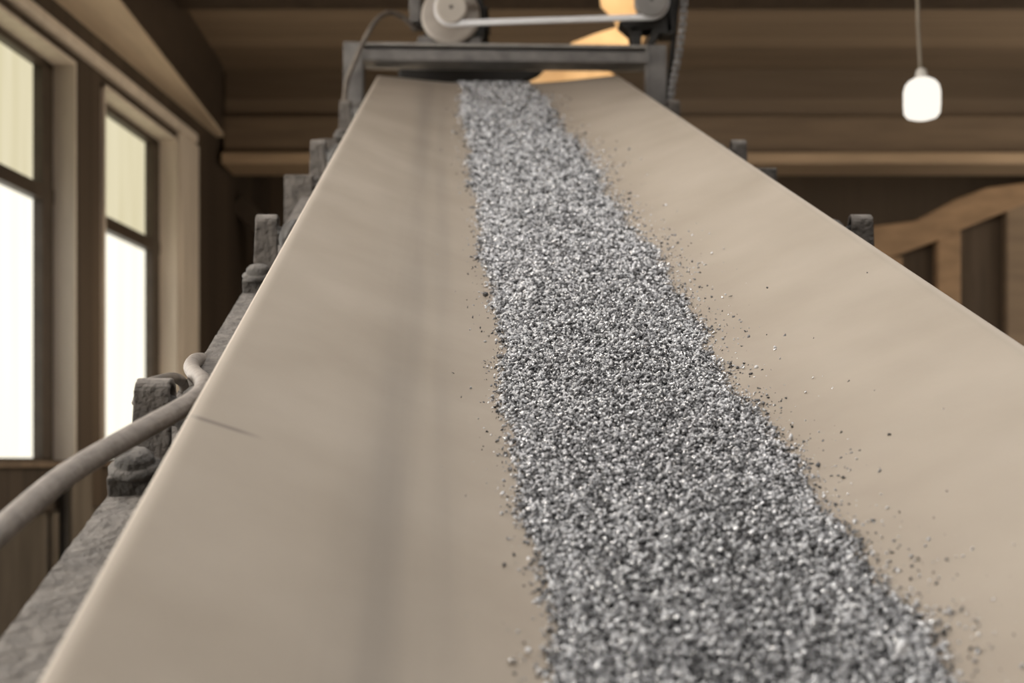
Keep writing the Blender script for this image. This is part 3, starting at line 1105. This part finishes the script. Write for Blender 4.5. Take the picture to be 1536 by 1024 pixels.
def rand_rot(n_):
    q = rng.normal(size=(n_, 4))
    q /= np.linalg.norm(q, axis=1)[:, None]
    w, x, y, z = q.T
    return np.stack([np.stack([1 - 2 * (y * y + z * z), 2 * (x * y - z * w), 2 * (x * z + y * w)], -1),
                     np.stack([2 * (x * y + z * w), 1 - 2 * (x * x + z * z), 2 * (y * z - x * w)], -1),
                     np.stack([2 * (x * z - y * w), 2 * (y * z + x * w), 1 - 2 * (x * x + y * y)], -1)], 1)


def grain_size(Y):
    return 0.0050 + 0.0060 * np.clip((Y - 1.5) / 2.6, 0, 1)


SA, SB = 0.150, 0.676


def bed_edges(Y):
    # ragged edges of the bed
    wob = 0.010 * np.sin(Y * 7.1) + 0.008 * np.sin(Y * 17.3 + 1) + 0.006 * np.sin(Y * 41 + 2)
    wob2 = 0.014 * np.sin(Y * 5.3 + 2) + 0.010 * np.sin(Y * 13.9) + 0.008 * np.sin(Y * 37 + .5)
    dz = ZE - depth(Y)
    return (SA + wob) * -dz, (SB + wob2) * -dz


def bed_top(w, Y=1.0):
    return 0.013 * (1 - 0.8 * smooth(3.9, 4.9, Y)) * np.clip(1 - np.abs(2 * w - 1) ** 2.6, 0, 1)


YA, YB = 0.72, 5.02
# main bed
NG = 105000
cand = rng.uniform(YA, YB, NG * 4)
acc = rng.uniform(0, 1, NG * 4) < (0.0050 / grain_size(cand)) ** 2
Yg = cand[acc][:NG]
w = rng.beta(0.93, 0.93, len(Yg)) * 1.0
w = 0.5 + (w - 0.5) * 0.985 + rng.normal(0, 0.026, len(Yg))
ea, eb = bed_edges(Yg)
xg = ea + (eb - ea) * w
size = grain_size(Yg) * np.clip(np.exp(rng.normal(0, 0.30, len(Yg))), 0.5, 1.45)
big = rng.uniform(0, 1, len(Yg)) < 0.02
size[big] *= 1.12
zg = belt_z(xg, np.minimum(Yg, YE)) + bed_top(np.clip(w, 0, 1), Yg) * rng.uniform(0.55, 1.0, len(Yg)) + size * (rng.uniform(0.1, 0.55, len(Yg)) - 0.30 * smooth(4.2, 4.9, Yg))
# strays beside the bed
NS = 9500
Ys = rng.uniform(YA, 4.6, NS)
sidev = rng.uniform(0, 1, NS) < 0.36
dist = np.where(sidev, rng.exponential(0.008, NS), rng.exponential(0.016, NS))
far = rng.uniform(0, 1, NS) < 0.05
dist = np.where(far, dist * 2.2, dist)
ea, eb = bed_edges(Ys)
xst = np.where(sidev, ea - dist + 0.004, eb + dist - 0.006)
ss = grain_size(Ys) * np.clip(np.exp(rng.normal(-0.65, 0.42, NS)), 0.18, 1.0)
zs = belt_z(xst, Ys) + ss * 0.22
Ya = np.concatenate([Yg, Ys]); xa = np.concatenate([xg, xst]); za = np.concatenate([zg, zs]); sa = np.concatenate([size, ss])
# keep the last grains on the curve of the head
over = np.clip(Ya - YE, 0, None)
za = za - np.where(over > 0, RH - np.sqrt(np.maximum(RH ** 2 - over ** 2, 0)), 0)
tone = rng.beta(0.90, 0.92, len(Ya)) * 0.89
white = rng.uniform(0, 1, len(Ya)) < 0.15
tone[white] = rng.uniform(0.93, 1.0, white.sum())


def grains_mesh(name, xa, Ya, za, sa, tone, extra=None):
    which = rng.integers(0, len(TPL), len(Ya))
    V, Fc, T = [], [], []
    off = 0
    if extra is not None:
        V.append(extra[0]); Fc.append(extra[1]); T.append(extra[2]); off = len(extra[0])
    for i, (tv, tf) in enumerate(TPL):
        ix = np.nonzero(which == i)[0]
        if len(ix) == 0:
            continue
        R = rand_rot(len(ix))
        pts = np.einsum('nij,kj->nki', R, tv) * (sa[ix] * 0.62)[:, None, None]
        pts[:, :, 0] += (xa[ix] + AX * Ya[ix])[:, None]
        pts[:, :, 1] += Ya[ix][:, None]
        pts[:, :, 2] += (H + za[ix] + MZ * Ya[ix])[:, None]
        nv = len(tv)
        V.append(pts.reshape(-1, 3))
        fo = (np.arange(len(ix)) * nv + off)[:, None, None] + tf[None]
        Fc.append(fo.reshape(-1, 3))
        T.append(np.repeat(tone[ix], len(tf)))
        off += nv * len(ix)
    V = np.concatenate(V).astype(np.float32); Fc = np.concatenate(Fc).astype(np.int32); T = np.concatenate(T).astype(np.float32)
    me = bpy.data.meshes.new(name)
    me.vertices.add(len(V)); me.vertices.foreach_set('co', V.ravel())
    me.loops.add(Fc.size); me.loops.foreach_set('vertex_index', Fc.ravel())
    me.polygons.add(len(Fc))
    me.polygons.foreach_set('loop_start', np.arange(0, Fc.size, 3, dtype=np.int32))
    me.polygons.foreach_set('loop_total', np.full(len(Fc), 3, dtype=np.int32))
    me.update(calc_edges=True)
    at = me.attributes.new('tone', 'FLOAT', 'FACE')
    at.data.foreach_set('value', T)
    me.materials.append(M['gravel'])
    o = bpy.data.objects.new(name, me)
    COL.objects.link(o)
    return o


# packed body of the bed under the loose grains
yy = np.linspace(YA, YE, 300); ww = np.linspace(0.015, 0.985, 24)
gv = []
for Y in yy:
    a, b = bed_edges(Y)
    x = a + (b - a) * ww
    z = belt_z(x, Y) + bed_top(ww, Y) * 0.62 + 0.0004
    for i in range(len(ww)):
        gv.append(tuple(conv(float(x[i]), float(Y), float(z[i]))))
gf = []
for j in range(len(yy) - 1):
    for i in range(len(ww) - 1):
        q = j * len(ww) + i
        gf += [(q, q + 1, q + 1 + len(ww)), (q, q + 1 + len(ww), q + len(ww))]
gravel = grains_mesh('gravel', xa, Ya, za, sa, tone, (np.array(gv), np.array(gf), np.full(len(gf), 0.12)))
tag(gravel, 'stream of fine crushed grey gravel lying along the middle of the belt', 'gravel', kind='stuff')

# a few single stones that stand apart
singles = [
    ('stray_stone', (768, 997), 0.0078, 0.97, 'pale round stone alone on the belt at the bottom, left of the gravel'),
    ('stray_stone', (757, 850), 0.0062, 0.12, 'dark stone alone on the belt left of the gravel, above the pale round one'),
    ('stray_stone', (1424, 922), 0.0085, 0.55, 'elongated grey stone on the belt right of the gravel near the bottom corner'),
    ('stray_stone', (1466, 978), 0.0070, 0.25, 'dark blurred stone farthest right on the belt at the bottom'),
    ('stone_chip', (1350, 985), 0.0160, 0.80, 'large pale pointed stone chip at the lower right of the gravel'),
    ('stray_stone', (709, 477), 0.0044, 0.05, 'tiny black stone alone on the belt left of the gravel at mid height'),
]
for nm, (u, v), sz, tn, lab in singles:
    # drop the stone where the view ray meets the belt
    best = None
    for Y in np.linspace(0.7, 3.0, 4000):
        x = (u - 768.0) / F * Y - AX * Y
        z = (690.0 - v) / F * Y - MZ * Y
        zz = float(belt_z(np.array([x]), Y)[0]) + (0.013 if nm == 'stone_chip' else 0)
        if z <= zz:
            best = (x, Y, zz)
            break
    x, Y, zz = best
    s_o = grains_mesh(nm, np.array([x]), np.array([Y]), np.array([zz + sz * 0.3]), np.array([sz]), np.array([tn]))
    tag(s_o, lab, 'stone')

# ------------------------------------------------------------------ light
wd = bpy.data.worlds.new('daylight')
SC.world = wd
wd.use_nodes = True
bg = wd.node_tree.nodes['Background']
bg.inputs['Color'].default_value = (1.0, 0.97, 0.92, 1)
bg.inputs['Strength'].default_value = 1.0


def spot(name, loc, target, power, size_deg, col, blend=0.6, radius=0.05):
    l = bpy.data.lights.new(name, 'SPOT')
    l.energy = power
    l.color = col
    l.spot_size = math.radians(size_deg)
    l.spot_blend = blend
    l.shadow_soft_size = radius
    o = bpy.data.objects.new(name, l)
    COL.objects.link(o)
    o.location = loc
    o.rotation_euler = (Vector(target) - Vector(loc)).to_track_quat('-Z', 'Y').to_euler()
    return o


# added unseen spot that brightens the light-patch board behind the head
spot('patch_fill_light', (1.3, 5.2, ZC - .15), P(872, 72, 6.0), 185, 28, (1.0, 0.78, 0.50), blend=1.0)
l_ = bpy.data.lights.new('ceiling_fill_light', 'POINT')  # unseen fill light added behind the belt to brighten the ceiling
l_.energy = 34
l_.color = (1.0, 0.80, 0.58)
l_.shadow_soft_size = 0.15
lo_ = bpy.data.objects.new('ceiling_fill_light', l_)
COL.objects.link(lo_)
lo_.location = (-0.45, 6.9, H + 0.55)
# lamp on the right wall, lighting the partition
spot('wall_lamp_light', (3.4, 6.6, ZC - .2), P(1420, 330, YP), 26, 75, (1.0, 0.76, 0.5), blend=0.9)

# ------------------------------------------------------------------ camera
cam = bpy.data.cameras.new('camera')
co = bpy.data.objects.new('camera', cam)
COL.objects.link(co)
co.location = (0, 0, H)
co.rotation_euler = (PI / 2, 0, 0)
cam.sensor_width = 36.0
cam.lens = F / 1536.0 * 36.0
cam.shift_y = (690.0 - 512.0) / 1536.0
cam.clip_start = 0.02
cam.dof.use_dof = True
cam.dof.focus_distance = 1.78
cam.dof.aperture_fstop = cam.lens / 9.6
SC.camera = co

vs_ = SC.view_settings
vs_.view_transform = 'Standard'
vs_.look = 'None'
vs_.exposure = 0.0
vs_.gamma = 1.0
vs_.use_curve_mapping = False
